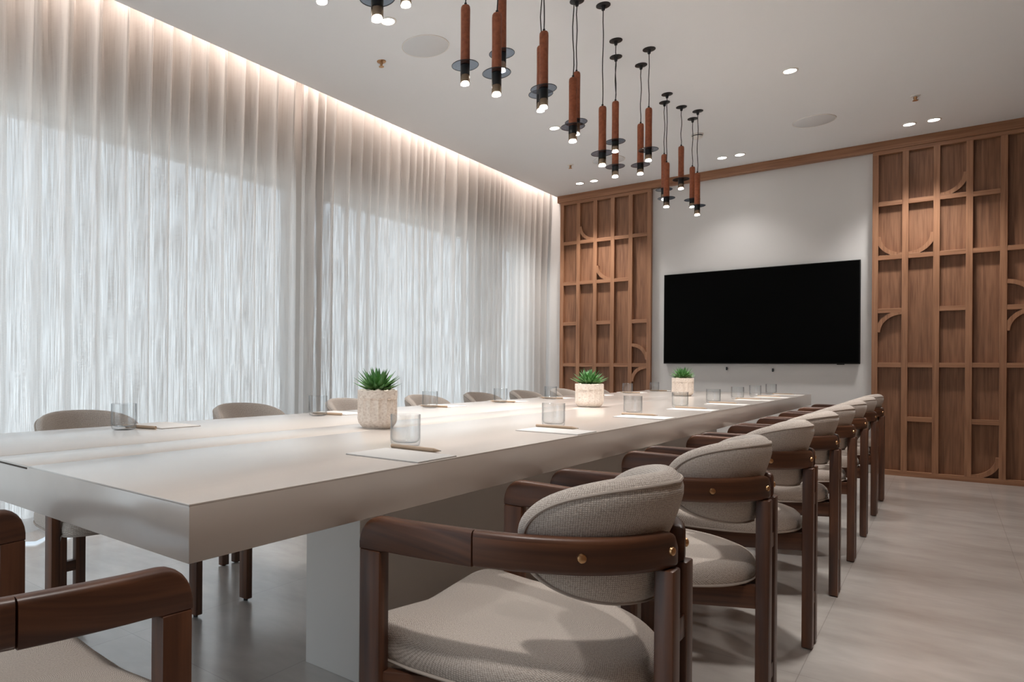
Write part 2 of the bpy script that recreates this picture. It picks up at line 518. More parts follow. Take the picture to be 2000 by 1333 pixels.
def circle(r, n=8):
    return [(r * math.cos(2*PI*k/n), r * math.sin(2*PI*k/n)) for k in range(n)]

# ------------------------------------------------------------------ the room
bm = bmesh.new(); box(bm, -4.3, XR + 0.15, YB - 0.15, YW + 0.15, -0.12, 0.0); structure('floor', bm, FLOOR)
bm = bmesh.new(); box(bm, XC, XR + 0.15, YB - 0.15, YW + 0.15, H, H + 0.14, ); structure('ceiling', bm, CEIL)
bm = bmesh.new(); box(bm, -4.3, XC, YB - 0.15, YW + 0.15, 3.36, 3.46); structure('trim_1', bm, WHITE_PLASTER)   # top of the curtain pocket
bm = bmesh.new(); box(bm, XC, XC + 0.10, YB - 0.15, YW + 0.15, H + 0.14, 3.46); structure('trim_2', bm, WHITE_PLASTER)
bm = bmesh.new(); box(bm, -4.3, XR + 0.15, YW, YW + 0.15, 0.0, 3.46); structure('wall_far', bm, GREY_WALL)
bm = bmesh.new(); box(bm, -4.3, XR + 0.15, YB - 0.15, YB, 2.6, 3.46); box(bm, -4.3, -3.5, YB - 0.15, YB, 0.0, 2.6); box(bm, -0.87, XR + 0.15, YB - 0.15, YB, 0.0, 2.6)
structure('wall_back', bm, WHITE_PLASTER)
bm = bmesh.new()
for x_ in (-3.5, -2.21, -0.92):
    box(bm, x_, x_ + 0.05, YB - 0.10, YB - 0.04, 0.0, 2.6)
box(bm, -3.45, -0.92, YB - 0.10, YB - 0.04, 0.0, 0.05); box(bm, -3.45, -0.92, YB - 0.10, YB - 0.04, 2.55, 2.6)
fr = structure('window_3', bm, ALU)  # unseen window, added to bring in daylight from behind the camera
bm = bmesh.new(); box(bm, -3.45, -0.92, YB - 0.075, YB - 0.065, 0.05, 2.55); obj('pane', bm, PANE, fr)
bm = bmesh.new(); box(bm, XR, XR + 0.15, YB, YW, 0.0, H); structure('wall_right', bm, simple('brown_wall_guess', (0.20, 0.125, 0.08), 0.8))  # unseen wall, its brown guessed for the effect on the light
WZ = 2.44
bm = bmesh.new()
box(bm, -4.15, -3.98, YB, YW, WZ, 3.36)                     # lintel
box(bm, -4.15, -3.98, 3.76, 3.96, 0.0, WZ)                  # pier between the windows
box(bm, -4.15, -3.98, 7.62, YW, 0.0, WZ)
structure('wall_left', bm, WHITE_PLASTER)
for i, (a, b_) in enumerate(((YB, 3.76), (3.96, 7.62))):
    bm = bmesh.new()
    w = 0.05
    box(bm, -4.09, -4.03, a, b_, 0.0, w); box(bm, -4.09, -4.03, a, b_, WZ - w, WZ)
    box(bm, -4.09, -4.03, a, a + w, w, WZ - w); box(bm, -4.09, -4.03, b_ - w, b_, w, WZ - w)
    fr = structure('window_%d' % (i + 1), bm, ALU)
    bm = bmesh.new(); box(bm, -4.065, -4.055, a + w, b_ - w, w, WZ - w)
    obj('pane', bm, PANE, fr)

# ------------------------------------------------------------------ curtains
def curtain(name, y0, y1, label, seed, dense_end=None):
    r = random.Random(seed)
    ny = int((y1 - y0) / 0.008); zs = [0.012, 0.05, 0.15, 0.35, 0.6, 0.9, 1.2, 1.5, 1.8, 2.05, 2.25, 2.4, 2.55, 2.7, 2.8, 2.9, 3.0, 3.1, 3.2, 3.3]
    # cumulative fold phase with irregular wave lengths
    ph = []; p = 0.0; wl = 0.15; nxt = 0.0; tgt = wl
    for i in range(ny + 1):
        y = y0 + (y1 - y0) * i / ny
        if y - y0 > nxt:
            tgt = r.uniform(0.09, 0.21); nxt += r.uniform(0.12, 0.35)
            if dense_end and abs(y - dense_end) < 0.12:
                tgt = 0.085
        wl += (tgt - wl) * 0.15
        p += 2 * PI * ((y1 - y0) / ny) / wl
        ph.append(p)
    K = [(r.uniform(0.8, 3.0), r.uniform(0, 6.3)) for _ in range(5)]
    bm = bmesh.new(); uv = bm.loops.layers.uv.verify(); rows = []
    for z in zs:
        row = []
        hh = z / 3.3
        for i in range(ny + 1):
            y = y0 + (y1 - y0) * i / ny
            amp = 0.040 + 0.014 * math.sin(K[0][0] * y + K[0][1]) + 0.010 * math.sin(K[1][0] * 2 * y + K[1][1])
            amp *= (0.75 + 0.5 * hh) * (0.6 if dense_end and abs(y - dense_end) < 0.12 else 1.0)
            drift = 0.30 * (1 - hh) * math.sin(1.7 * y + K[2][1]) + 0.2 * (1 - hh) * math.sin(4.1 * y + K[3][1])
            a = ph[i] + drift
            x = amp * (math.sin(a) + 0.30 * math.sin(2 * a + 1.0) * hh)
            x += 0.004 * math.sin(2.1 * a * 1.37 + K[4][1]) * (1 - 0.3 * hh)
            # pinch pleats towards the heading
            k = max(0.0, (z - 2.2) / 1.1)
            x += 0.05 * k * (abs(math.sin(ph[i] * 0.5 + 0.4)) ** 0.6 * 2 - 1.1)
            x += 0.018 * min(1, hh * 1.4) * (abs(math.sin(ph[i] * 0.93 + 1.7)) ** 0.7 - 0.6)
            if z < 0.06:
                x += 0.04 * (1 + math.sin(3.1 * y + seed)) * (0.06 - z) / 0.05
            row.append(bm.verts.new((-3.785 + x, y + 0.012 * math.cos(a) * hh, z)))
        rows.append(row)
    for j in range(len(zs) - 1):
        for i in range(ny):
            f = bm.faces.new((rows[j][i], rows[j][i+1], rows[j+1][i+1], rows[j+1][i]))
            for lp, (ii, jj) in zip(f.loops, ((i, j), (i+1, j), (i+1, j+1), (i, j+1))):
                lp[uv].uv = (y0 + (y1 - y0) * ii / ny * 1.3, zs[jj])
    o = obj(name, bm, CURTAIN, smooth=True)
    for p_ in o.data.polygons:
        p_.use_smooth = True
    tag(o, label, 'curtain')
    return o
curtain('sheer_curtain', YB + 0.05, 3.60, 'wider sheer linen curtain over the window at the left, nearer the camera', 3, dense_end=3.60)
curtain('sheer_curtain', 3.615, 7.86, 'sheer linen curtain over the farther window, ending at the wood panelling', 11, dense_end=3.615)

# ------------------------------------------------------------------ oak lattice panels on the far wall
PF = 7.86                         # front plane of the lattice
def arc_bar(cx, cz, r, a0, a1, w, y0, y1):
    """flat curved moulding in the XZ plane"""
    bm = bmesh.new(); n = 14; rings = []
    for k in range(n + 1):
        a = math.radians(a0 + (a1 - a0) * k / n)
        ri, ro = r - w / 2, r + w / 2
        rings.append([bm.verts.new((cx + q * math.cos(a), y, cz + q * math.sin(a))) for q, y in ((ri, y0), (ro, y0), (ro, y1), (ri, y1))])
    for A, B in zip(rings, rings[1:]):
        for k in range(4):
            bm.faces.new((A[k], A[(k+1) % 4], B[(k+1) % 4], B[k]))
    bm.faces.new(rings[0]); bm.faces.new(rings[-1])
    return bm

def panel(x0, x1, label, bays, stile=0.045):
    t = thing('lattice_wall_panel', label, 'wall panel', ((x0 + x1) / 2, YW, 0), group=None)
    ox = (x0 + x1) / 2
    def add(name, bm, m):
        for v in bm.verts:
            v.co.x -= ox; v.co.y -= YW
        return obj(name, bm, m, t)
    n = len(bays); bw = (x1 - x0 - stile) / n
    for i in range(n + 1):
        bm = bmesh.new(); xs = x0 + i * bw
        box(bm, xs, xs + stile, PF, PF + 0.050, 0.03, 2.965, 0.0015); add('stile', bm, OAK_V)
    for i, (rails, arcs) in enumerate(bays):
        a, b_ = x0 + i * bw + stile, x0 + (i + 1) * bw
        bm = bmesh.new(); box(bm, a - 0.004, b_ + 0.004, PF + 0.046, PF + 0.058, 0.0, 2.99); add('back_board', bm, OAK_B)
        for z in rails:
            bm = bmesh.new(); box(bm, a, b_, PF + 0.001, PF + 0.048, z - 0.021, z + 0.021, 0.0012); add('rail', bm, OAK_H)
        wv = b_ - a
        for z, side, up in arcs:
            # quarter ring: 'side' says which stile it springs from, 'up' +1 bulges up, -1 bulges down
            r = wv + 0.006
            if up < 0:      # sits on the rail below, rises to the stile on 'side'
                cx_ = b_ + 0.006 if side == 'l' else a - 0.006
                cz_ = z + 0.02 + r + 0.0
                a0, a1 = (180, 270) if side == 'l' else (270, 360)
            else:
                cx_ = b_ + 0.006 if side == 'l' else a - 0.006
                cz_ = z - 0.02 - r
                a0, a1 = (90, 180) if side == 'l' else (0, 90)
            add('curved_moulding', arc_bar(cx_, cz_, r, a0, a1, 0.036, PF + 0.0015, PF + 0.047), OAK_V)
    bm = bmesh.new(); box(bm, x0, x1, PF - 0.002, PF + 0.050, 0.0, 0.045, 0.0015); add('bottom_rail', bm, OAK_H)
    bm = bmesh.new(); box(bm, x0, x1, PF - 0.001, PF + 0.050, 2.955, 2.99, 0.0015); add('top_rail', bm, OAK_H)
    return t

B_ = lambda *z: list(z)
panel(-3.585, -2.507, 'narrow oak lattice wall panel left of the screen, beside the curtain', [
    (B_(2.483, 1.99, 1.5, 1.0, .5), []),
    (B_(2.483, 1.99, 1.0, .5), [(2.483, 'l', -1)]),
    (B_(2.483, 1.99, 1.5, 1.0, .5), [(1.99, 'l', -1)]),
    (B_(2.483, 1.99, 1.0, .5), []),
    (B_(2.483, 1.5, 1.0, .5), [(1.25, 'r', 1), (1.0, 'l', 1)]),
])
panel(-0.525, 0.600, 'oak lattice wall panel right of the screen, reaching down to the floor', [
    (B_(2.497, 2.0, 1.51, 1.01), [(2.0, 'l', -1), (1.51, 'l', 1)]),
    (B_(2.497, 2.0, 1.01, .52), [(2.0, 'r', -1)]),
    (B_(2.497, 2.0, 1.51, 1.01), [(2.497, 'r', -1)]),
    (B_(2.49, 2.0, 1.01, .52), [(0.025, 'r', -1)]),
    (B_(2.0, 1.50, 1.01), [(1.74, 'r', 1), (1.50, 'l', 1)]),
])
bm = bmesh.new(); box(bm, XC + 0.02, XR, PF - 0.010, YW, 2.992, H, 0.002)
cr = obj('trim_3', bm, OAK_H, smooth=True); cr['kind'] = 'structure'

# ------------------------------------------------------------------ screen and wall plugs
tv = thing('wall_television', 'large black flat television mounted on the white far wall', 'television', (-1.4905, YW, 1.51))
bm = bmesh.new(); box(bm, -0.880, 0.880, -0.047, -0.012, -0.493, 0.494, 0.004); obj('casing', bm, BEZEL, tv, smooth=True)
bm = bmesh.new(); box(bm, -0.872, 0.872, -0.0485, -0.0465, -0.482, 0.487); obj('screen', bm, SCREEN, tv)
bm = bmesh.new(); box(bm, -0.35, 0.35, -0.012, -0.0, -0.25, 0.25); obj('wall_bracket', bm, BLACK, tv)
bm = bmesh.new(); box(bm, 0.70, 0.76, -0.046, -0.03, -0.500, -0.492, 0.002); obj('sensor', bm, BEZEL, tv, smooth=True)
bm = bmesh.new(); box(bm, -0.13, 0.13, -0.049, -0.040, -0.4965, -0.4925, 0.001); obj('trim_strip', bm, ALU, tv, smooth=True)
for x, z, lb in ((-1.745, 0.968, 'small black wall plug under the left half of the television'), (-1.325, 0.955, 'small black wall plug under the middle of the television')):
    t = thing('wall_plug', lb, 'wall plug', (x, YW, z))
    bm = bmesh.new(); lathe(bm, [(0, 0), (0.011, 0), (0.011, 0.004), (0.0, 0.004)], 16)
    bmesh.ops.rotate(bm, verts=bm.verts, cent=(0, 0, 0), matrix=Matrix.Rotation(PI/2, 3, 'X')); obj('plate', bm, ALU, t, smooth=True)
    bm = bmesh.new(); box(bm, -0.006, 0.006, -0.026, -0.003, -0.018, 0.016, 0.002); obj('plug_body', bm, BLACK, t, smooth=True)

# ------------------------------------------------------------------ table
TX0, TX1, TY0, TY1, TZ0, TZ1 = -2.13, -0.85, 0.591, 6.74, 0.665, 0.755
tcx, tcy = (TX0 + TX1) / 2, (TY0 + TY1) / 2
tb = thing('conference_table', 'long cream lacquered conference table with thick slab top', 'table', (tcx, tcy, 0))
def tbox(name, m, x0, x1, y0, y1, z0, z1, bev=0.0):
    return box_obj(name, m, x0 - tcx, x1 - tcx, y0 - tcy, y1 - tcy, z0, z1, tb, bev)
GX0, GX1 = -1.605, -1.41
tbox('tabletop', CREAM, TX0, TX1, TY0, TY1, TZ0, TZ1 - 0.0015, 0.002)
tbox('tabletop_leaf', CREAM, TX0, GX0 - 0.0015, TY0, TY1, TZ1 - 0.004, TZ1, 0.0008)
tbox('tabletop_leaf', CREAM, GX1 + 0.0015, TX1, TY0, TY1, TZ1 - 0.004, TZ1, 0.0008)
tbox('cable_cover', CREAM, GX0, GX1, TY0 + 0.001, TY1 - 0.001, TZ1 - 0.004, TZ1 - 0.0003, 0.0006)
tbox('cover_slot', GROOVE, -1.60, -1.415, TY0 - 0.001, TY0 + 0.004, TZ1 - 0.007, TZ1 - 0.0035)
tbox('plinth', PLINTH, -1.565, -1.335, 1.54, 5.75, 0.0, TZ0, 0.002)

# ------------------------------------------------------------------ chairs
OUT = [(0, .290), (.1, .283), (.2, .266), (.28, .245), (.34, .218), (.395, .182), (.439, .136), (.468, .086), (.486, .034), (.491, 0.0)]
Y0C = 0.25                        # chair origin lies 0.25 behind the leg fronts
def P2(b, u):
    return Vector((u, Y0C - b, 0))
half = [P2(b, u) for b, u in OUT]
full = half + [P2(b, -u) for b, u in reversed(OUT[:-1])]
curve = catmull(full, 8)
mid_i = len(curve) // 2
def offset_curve(d):
    out = []
    for i, p in enumerate(curve):
        a = curve[max(0, i-1)]; b = curve[min(len(curve)-1, i+1)]
        t = (b - a).normalized(); nrm = Vector((t.y, -t.x, 0))
        if nrm.dot(p - Vector((0, Y0C - 0.1, 0))) < 0:
            nrm = -nrm
        out.append((p + nrm * d, nrm))
    return out

def make_pad(root):
    oc = offset_curve(-0.058)
    S = [0.0]
    for i in range(1, len(oc)):
        S.append(S[-1] + (oc[i][0] - oc[i-1][0]).length)
    s0 = S[mid_i]
    def at(s):
        s += s0
        j = 1
        while j < len(S) - 1 and S[j] < s:
            j += 1
        f = (s - S[j-1]) / max(1e-9, S[j] - S[j-1])
        return oc[j-1][0].lerp(oc[j][0], f), oc[j-1][1].lerp(oc[j][1], f).normalized()
    HL, HH, ZC, T = 0.258, 0.114, 0.666, 0.031
    def outline(th, rho):
        c, s = math.cos(th), math.sin(th)
        n = 2.5
        x = HL * math.copysign(abs(c) ** (2/n), c); z = HH * math.copysign(abs(s) ** (2/n), s)
        return x * rho, z * rho
    def pos(s, z, off):
        p, nr = at(s)
        zz = ZC + z - off * 0.5 * max(0.0, z) / HH
        lean = 0.34 * max(0.0, zz - 0.665) - 0.06 * max(0.0, 0.64 - zz)
        q = p + nr * (off + lean)
        return Vector((q.x, q.y, zz))
    bm = bmesh.new(); uv = bm.loops.layers.uv.verify()
    NT = 72; rhos = [0.0, 0.2, 0.4, 0.6, 0.75, 0.86, 0.93, 0.97, 0.99, 1.0]
    for sgn in (1, -1):
        rings = []; arc = 0.0; pr = (0.0, T)
        for rho in rhos:
            t = T * math.sqrt(max(0.0, 1 - rho ** 7)) + 0.0
            arc += math.hypot((rho - pr[0]) * HH, t - pr[1]); pr = (rho, t)
            sc_uv = arc / (rho * HH) if rho > 0 else 1.0
            if rho == 0.0:
                rings.append([(bm.verts.new(pos(0, 0, sgn * t)), (0, 0))])
            else:
                rr = []
                for k in range(NT):
                    s, z = outline(2*PI*k/NT, rho)
                    rr.append((bm.verts.new(pos(s, z, sgn * t)), (s * (1 + (sc_uv - 1) * 0.45), z * sc_uv)))
                rings.append(rr)
        for A, B in zip(rings, rings[1:]):
            for k in range(NT):
                k2 = (k + 1) % NT
                q = (A[0], B[k], B[k2]) if len(A) == 1 else (A[k], A[k2], B[k2], B[k])
                f = bm.faces.new([v for v, _ in q])
                for lp, (_, c) in zip(f.loops, q):
                    lp[uv].uv = c
    bmesh.ops.remove_doubles(bm, verts=bm.verts, dist=1e-5)
    pad = obj('backrest', bm, LINEN, root, smooth=True)
    for p_ in pad.data.polygons:
        p_.use_smooth = True
    for off in (0.0172,):
        bm = bmesh.new(); path = []
        for k in range(96):
            s, z = outline(2*PI*k/96, 0.957)
            path.append(pos(s, z, off))
        sweep(bm, path, circle(0.0030, 6), closed=True)
        obj('piping', bm, PIPING, pad, smooth=True)
    return pad

def make_seat(root):
    pts = [(-.054, 0), (-.054, .14), (-.050, .21), (-.022, .252), (.045, .254), (.16, .246), (.26, .232), (.34, .195), (.405, .135), (.44, .065), (.45, 0)]
    loop = [P2(b, u) for b, u in pts] + [P2(b, -u) for b, u in reversed(pts[1:-1])]
    out = catmull(loop, 5, closed=True)
    cen = P2(0.19, 0)
    bm = bmesh.new(); uv = bm.loops.layers.uv.verify()
    prof = [(0.0, .398), (.6, .398), (.955, .400), (.985, .405), (1.0, .418), (1.0, .432), (.985, .444), (.95, .453), (.88, .460), (.7, .467), (.45, .471), (.2, .472), (0.0, .472)]
    def pp(rho, z, o):
        p = cen + (o - cen) * rho
        # the sides curl up a little at the front corners
        fx = max(0.0, p.y - 0.16)
        return Vector((p.x, p.y, z + 0.065 * fx * abs(p.x) / 0.25 - 0.012 * (1 - min(1, abs(p.x) / 0.22)) * max(0.0, p.y) / 0.25 * (1 if z > .44 else 0)))
    rings = []
    for rho, z in prof:
        if rho == 0:
            rings.append([bm.verts.new(pp(0, z, cen))])
        else:
            rings.append([bm.verts.new(pp(rho, z, o)) for o in out])
    n = len(out)
    for A, B in zip(rings, rings[1:]):
        for k in range(n):
            k2 = (k + 1) % n
            if len(A) == 1:
                q = (A[0], B[k], B[k2])
            elif len(B) == 1:
                q = (A[k], A[k2], B[0])
            else:
                q = (A[k], A[k2], B[k2], B[k])
            f = bm.faces.new(q)
            for lp in f.loops:
                c = lp.vert.co; nv = Vector((c.x - cen.x, c.y - cen.y)); nv = nv.normalized() if nv.length > 1e-6 else nv
                lp[uv].uv = (c.x - nv.x * c.z, c.y - nv.y * c.z)
    seat = obj('seat', bm, LINEN, root, smooth=True)
    for p_ in seat.data.polygons:
        p_.use_smooth = True
    bm = bmesh.new()
    sweep(bm, [pp(0.992, .4045, o) for o in out], circle(0.0036, 6), closed=True)
    obj('piping', bm, PIPING, seat, smooth=True)
    return seat

def make_chair(label):
    t = thing('dining_armchair', label, 'armchair', group='armchairs around the table')
    make_seat(t)
    make_pad(t)
    band_t, z0, z1 = 0.028, 0.622, 0.684
    zc = (z0 + z1) / 2
    sec = rrect(band_t, z1 - z0, 0.0095, 3)
    ins = offset_curve(-band_t / 2)
    for sgn in (1, -1):
        # --- front leg: upright post with a slim glide
        uo = 0.290
        bm = bmesh.new()
        xa, xb = sorted((sgn * (uo - 0.030), sgn * uo))
        box(bm, xa, xb, Y0C - 0.048, Y0C, 0.010, 0.620, 0.003); boxuv(bm, 2)
        lg = obj('leg', bm, WALNUT, t, smooth=True)
        bm = bmesh.new(); lathe(bm, [(0, 0), (0.009, 0), (0.009, 0.012), (0, 0.012)], 12, sgn * (uo - 0.015), Y0C - 0.024)
        obj('foot_glide', bm, RUBBER, lg, smooth=True)
        # --- armrest: elbow over the front leg and the straight forward half of the arm
        pts = [p for p, _ in ins]
        side = pts[:mid_i + 1] if sgn > 0 else list(reversed(pts[mid_i:]))
        # side runs from the front (b=0) to the rear centre
        jb = 0.225
        fr = [p for p in side if Y0C - p.y <= jb]
        rr = [p for p in side if Y0C - p.y > jb]
        bm = bmesh.new(); uv = bm.loops.layers.uv.verify()
        R = 0.045
        stations = []
        for k in range(7):                       # rounded top front corner
            a = PI/2 * k / 6
            stations.append((R - R * math.cos(a), z1 - R + R * math.sin(a)))
        for p in fr:
            if Y0C - p.y > R + 0.012:
                stations.append((Y0C - p.y, z1))
        stations.append((jb, z1))
        def inner_at(b):
            for p, q in zip(side, side[1:]):
                if Y0C - q.y >= b:
                    f = (b - (Y0C - p.y)) / max(1e-9, (p.y - q.y))
                    return p.lerp(q, max(0, min(1, f)))
            return side[-1]
        rings = []
        for b, zt in stations:
            zb = 0.6195 if b < 0.049 else z0
            x = inner_at(b).x
            hw = band_t / 2
            r_ = min(0.009, (zt - zb) * 0.3)
            ring = []
            for cx_, cz_, a0 in ((x + hw - r_, zt - r_, 0), (x - hw + r_, zt - r_, 90), (x - hw + 0.003, zb + 0.003, 180), (x + hw - 0.003, zb + 0.003, 270)):
                rad = r_ if a0 < 180 else 0.003
                for k in range(4):
                    a = math.radians(a0 + 30 * k)
                    ring.append(bm.verts.new((cx_ + rad * math.cos(a), Y0C - b, cz_ + rad * math.sin(a))))
            rings.append(ring)
        for A, B in zip(rings, rings[1:]):
            for k in range(16):
                k2 = (k + 1) % 16
                f = bm.faces.new((A[k], A[k2], B[k2], B[k]))
                for lp in f.loops:
                    c = lp.vert.co
                    lp[uv].uv = (c.y, c.x + c.z)
        bm.faces.new(rings[0]); bm.faces.new(rings[-1])
        obj('armrest', bm, WALNUT, t, smooth=True)
        # --- curved back rail, from the joint round to its own rear leg
        path = [inner_at(jb)] + [p for p in rr if abs(p.x) > 0.024]  
        path.append(Vector((sgn * 0.018, path[-1].y - 0.0005, 0)))
        path = [Vector((p.x, p.y, zc)) for p in path]
        n = len(path)
        def secf(i):
            e = (n - 1 - i)
            q = 0.018 - min(0.018, (path[i] - path[-1]).length)      # rounded top corner at the end
            drop = 0.018 - math.sqrt(max(0.0, 0.018 ** 2 - q ** 2))
            return [(x, y if y < 0 else y - drop) for x, y in sec]
        bm = bmesh.new(); sweep(bm, path, sec, secf=secf)
        bm_uv = bm.loops.layers.uv.verify()
        for f in bm.faces:
            for lp in f.loops:
                lp[bm_uv].uv = (lp[bm_uv].uv[0] + 3.3, lp[bm_uv].uv[1] + 1.7)
        rail = obj('back_rail', bm, WALNUT, t, smooth=True)
        # brass rivets on the outside of the rail
        for uu in (0.186, 0.038):
            best = min(range(len(curve)), key=lambda i: abs(curve[i].x - sgn * uu) + (0 if curve[i].y < 0.05 else 9))
            p = curve[best]; nr = offset_curve(0.0)[best][1]
            bm = bmesh.new()
            lathe(bm, [(0, 0.0045), (0.004, 0.004), (0.0072, 0.002), (0.0082, -0.001), (0.0082, -0.004), (0, -0.004)], 16)
            q = nr.to_track_quat('Z', 'Y').to_matrix().to_4x4()
            bmesh.ops.transform(bm, matrix=Matrix.Translation((p.x + nr.x * 0.001, p.y + nr.y * 0.001, zc)) @ q, verts=bm.verts)
            obj('rivet', bm, BRASS, rail, smooth=True)
        # --- rear leg, close beside its twin
        xa, xb = sorted((sgn * 0.018, sgn * 0.058))
        bm = bmesh.new(); box(bm, xa, xb, Y0C - 0.4925, Y0C - 0.4610, 0.004, 0.6225, 0.003); boxuv(bm, 2)
        bm2 = bm
        rl = obj('leg', bm2, WALNUT, t, smooth=True)
        bm = bmesh.new(); lathe(bm, [(0, 0), (0.009, 0), (0.009, 0.006), (0, 0.006)], 12, sgn * 0.038, Y0C - 0.477)
        obj('foot_glide', bm, RUBBER, rl, smooth=True)
        # --- seat rail running from the front leg to the rear leg
        a = Vector((sgn * 0.268, Y0C - 0.040, 0.366)); b_ = Vector((sgn * 0.040, Y0C - 0.463, 0.366))
        bm = bmesh.new(); sweep(bm, [a, b_], rrect(0.024, 0.060, 0.003, 2)); obj('seat_rail', bm, WALNUT, t, smooth=True)
    for z in (0.512, 0.166):
        bm = bmesh.new(); box(bm, -0.019, 0.019, Y0C - 0.490, Y0C - 0.4635, z - 0.02, z + 0.02, 0.001); boxuv(bm, 0)
        obj('spacer_block', bm, WALNUT, t, smooth=True)
    return t

CY_R = [1.25, 2.06, 2.815, 3.53, 4.215, 4.885, 5.625, 6.285]
CY_L = [1.260, 2.055, 2.80, 3.52, 4.21, 4.88, 5.60, 6.28]
ORD = ['first', 'second', 'third', 'fourth', 'fifth', 'sixth', 'seventh', 'eighth']
chair0 = None
for side, cys in (('right', CY_R), ('left', CY_L)):
    for k, cy_ in enumerate(cys):
        if side == 'right':
            lb = '%s armchair from the camera along the right side of the table' % ORD[k]
            if k == 0: lb = 'closest walnut armchair with oatmeal pad, full back and brass rivets facing the camera'
            if k == 7: lb = 'farthest walnut armchair in the right-hand row, in front of the oak panel'
            loc, rz = (-0.833 + Y0C, cy_, 0), PI / 2
        else:
            lb = '%s armchair from the camera on the curtain side of the table' % ORD[k]
            loc, rz = (TX0 - 0.008 - Y0C, cy_, 0), -PI / 2
        if chair0 is None:
            chair0 = make_chair(lb); chair0.location = loc; chair0.rotation_euler = (0, 0, rz)
        else:
            dup(chair0, loc, rz, lb)
dup(chair0, (-1.088, 0.562 - Y0C, 0), 0.0, 'armchair at the near end of the table, cut off by the lower left corner')

# ------------------------------------------------------------------ things on the table
def make_glass(label):
    bm = bmesh.new()
    R, Hh, w = 0.0395, 0.084, 0.0016
    prof = [(0, 0.0), (R - 0.010, 0.0), (R - 0.004, 0.003), (R - 0.001, 0.010), (R, 0.022), (R, Hh - 0.001), (R - 0.0008, Hh), (R - w, Hh - 0.001),
            (R - w, 0.024), (R - 0.004, 0.016), (R - 0.010, 0.0115), (0, 0.010)]
    lathe(bm, prof, 48)
    o = obj('drinking_glass', bm, GLASS, smooth=True)
    tag(o, label, 'glass', 'water glasses on the table')
    return o
def make_pencil(label):
    t = thing('pencil', label, 'pencil', group='pencils on the table')
    r = 0.0052; L = 0.155
    bm = bmesh.new()
    sweep(bm, [Vector((-L/2, 0, r)), Vector((L/2 - 0.022, 0, r))], circle(r, 8)); obj('shaft', bm, PENCIL, t, smooth=True)
    bm = bmesh.new(); sweep(bm, [Vector((L/2 - 0.022, 0, r)), Vector((L/2 - 0.004, 0, r))], None, secf=lambda i: circle(r if i == 0 else 0.0012, 8)); obj('sharpened_end', bm, PENCIL, t, smooth=True)
    bm = bmesh.new(); sweep(bm, [Vector((L/2 - 0.004, 0, r)), Vector((L/2, 0, r))], None, secf=lambda i: circle(0.0012 if i == 0 else 0.0004, 8)); obj('lead_tip', bm, LEAD, t, smooth=True)
    return t
def make_pad_paper(label):
    t = thing('notepad', label, 'notepad', group='notepads on the table')
    box_obj('paper_block', PAPER, -0.105, 0.105, -0.075, 0.075, 0.0, 0.0030, t, 0.0004)
    box_obj('backing_card', simple('grey_card', (0.30, 0.27, 0.25), 0.8), -0.1055, 0.1055, -0.0755, 0.0755, -0.0001, 0.0008, t)
    return t
g0 = p0 = n0 = None
GR = [(-1.063, 1.405), (-1.04, 2.235), (-1.060, 3.09), (-1.062, 3.81), (-1.07, 4.52), (-1.09, 5.25), (-1.095, 5.85), (-1.10, 6.50)]
GL = [(-1.985, 1.13), (-1.99, 2.02), (-1.979, 2.82), (-1.979, 3.54), (-1.975, 4.20), (-1.98, 4.92), (-2.00, 5.70), (-2.01, 6.42)]
for side, G in (('right', GR), ('left', GL)):
    for k, (x, y) in enumerate(G):
        where = ('%s place from the camera along the right side' if side == 'right' else '%s place from the camera on the curtain side') % ORD[k]
        lb = 'clear water glass at the ' + where
        if g0 is None:
            g0 = make_glass(lb); go = g0
        else:
            go = g0.copy(); C.objects.link(go); go['label'] = lb
        go.location = (x, y, TZ1)
        nx = TX1 - 0.109 if side == 'right' else TX0 + 0.11
        ny = y - 0.155 if side == 'right' else y + 0.17
        lb = 'white notepad on the table at the ' + where
        if n0 is None:
            n0 = make_pad_paper(lb); no = n0
        else:
            no = dup(n0, (0, 0, 0), 0, lb)
        no.location = (nx, ny, TZ1 + 0.0002)
        lb = 'wooden pencil lying at the ' + where
        if p0 is None:
            p0 = make_pencil(lb); po = p0
        else:
            po = dup(p0, (0, 0, 0), 0, lb)
        if side == 'right':
            po.location = (nx - 0.035 - 0.01 * (k % 3), y - 0.048, TZ1 + (0.0 if y - 0.048 - ny > 0.081 else 0.0034))
            po.rotation_euler = (0, 0, -0.02)
        else:
            po.location = (nx + 0.02, y + 0.060, TZ1)
            po.rotation_euler = (0, 0, -2.9)

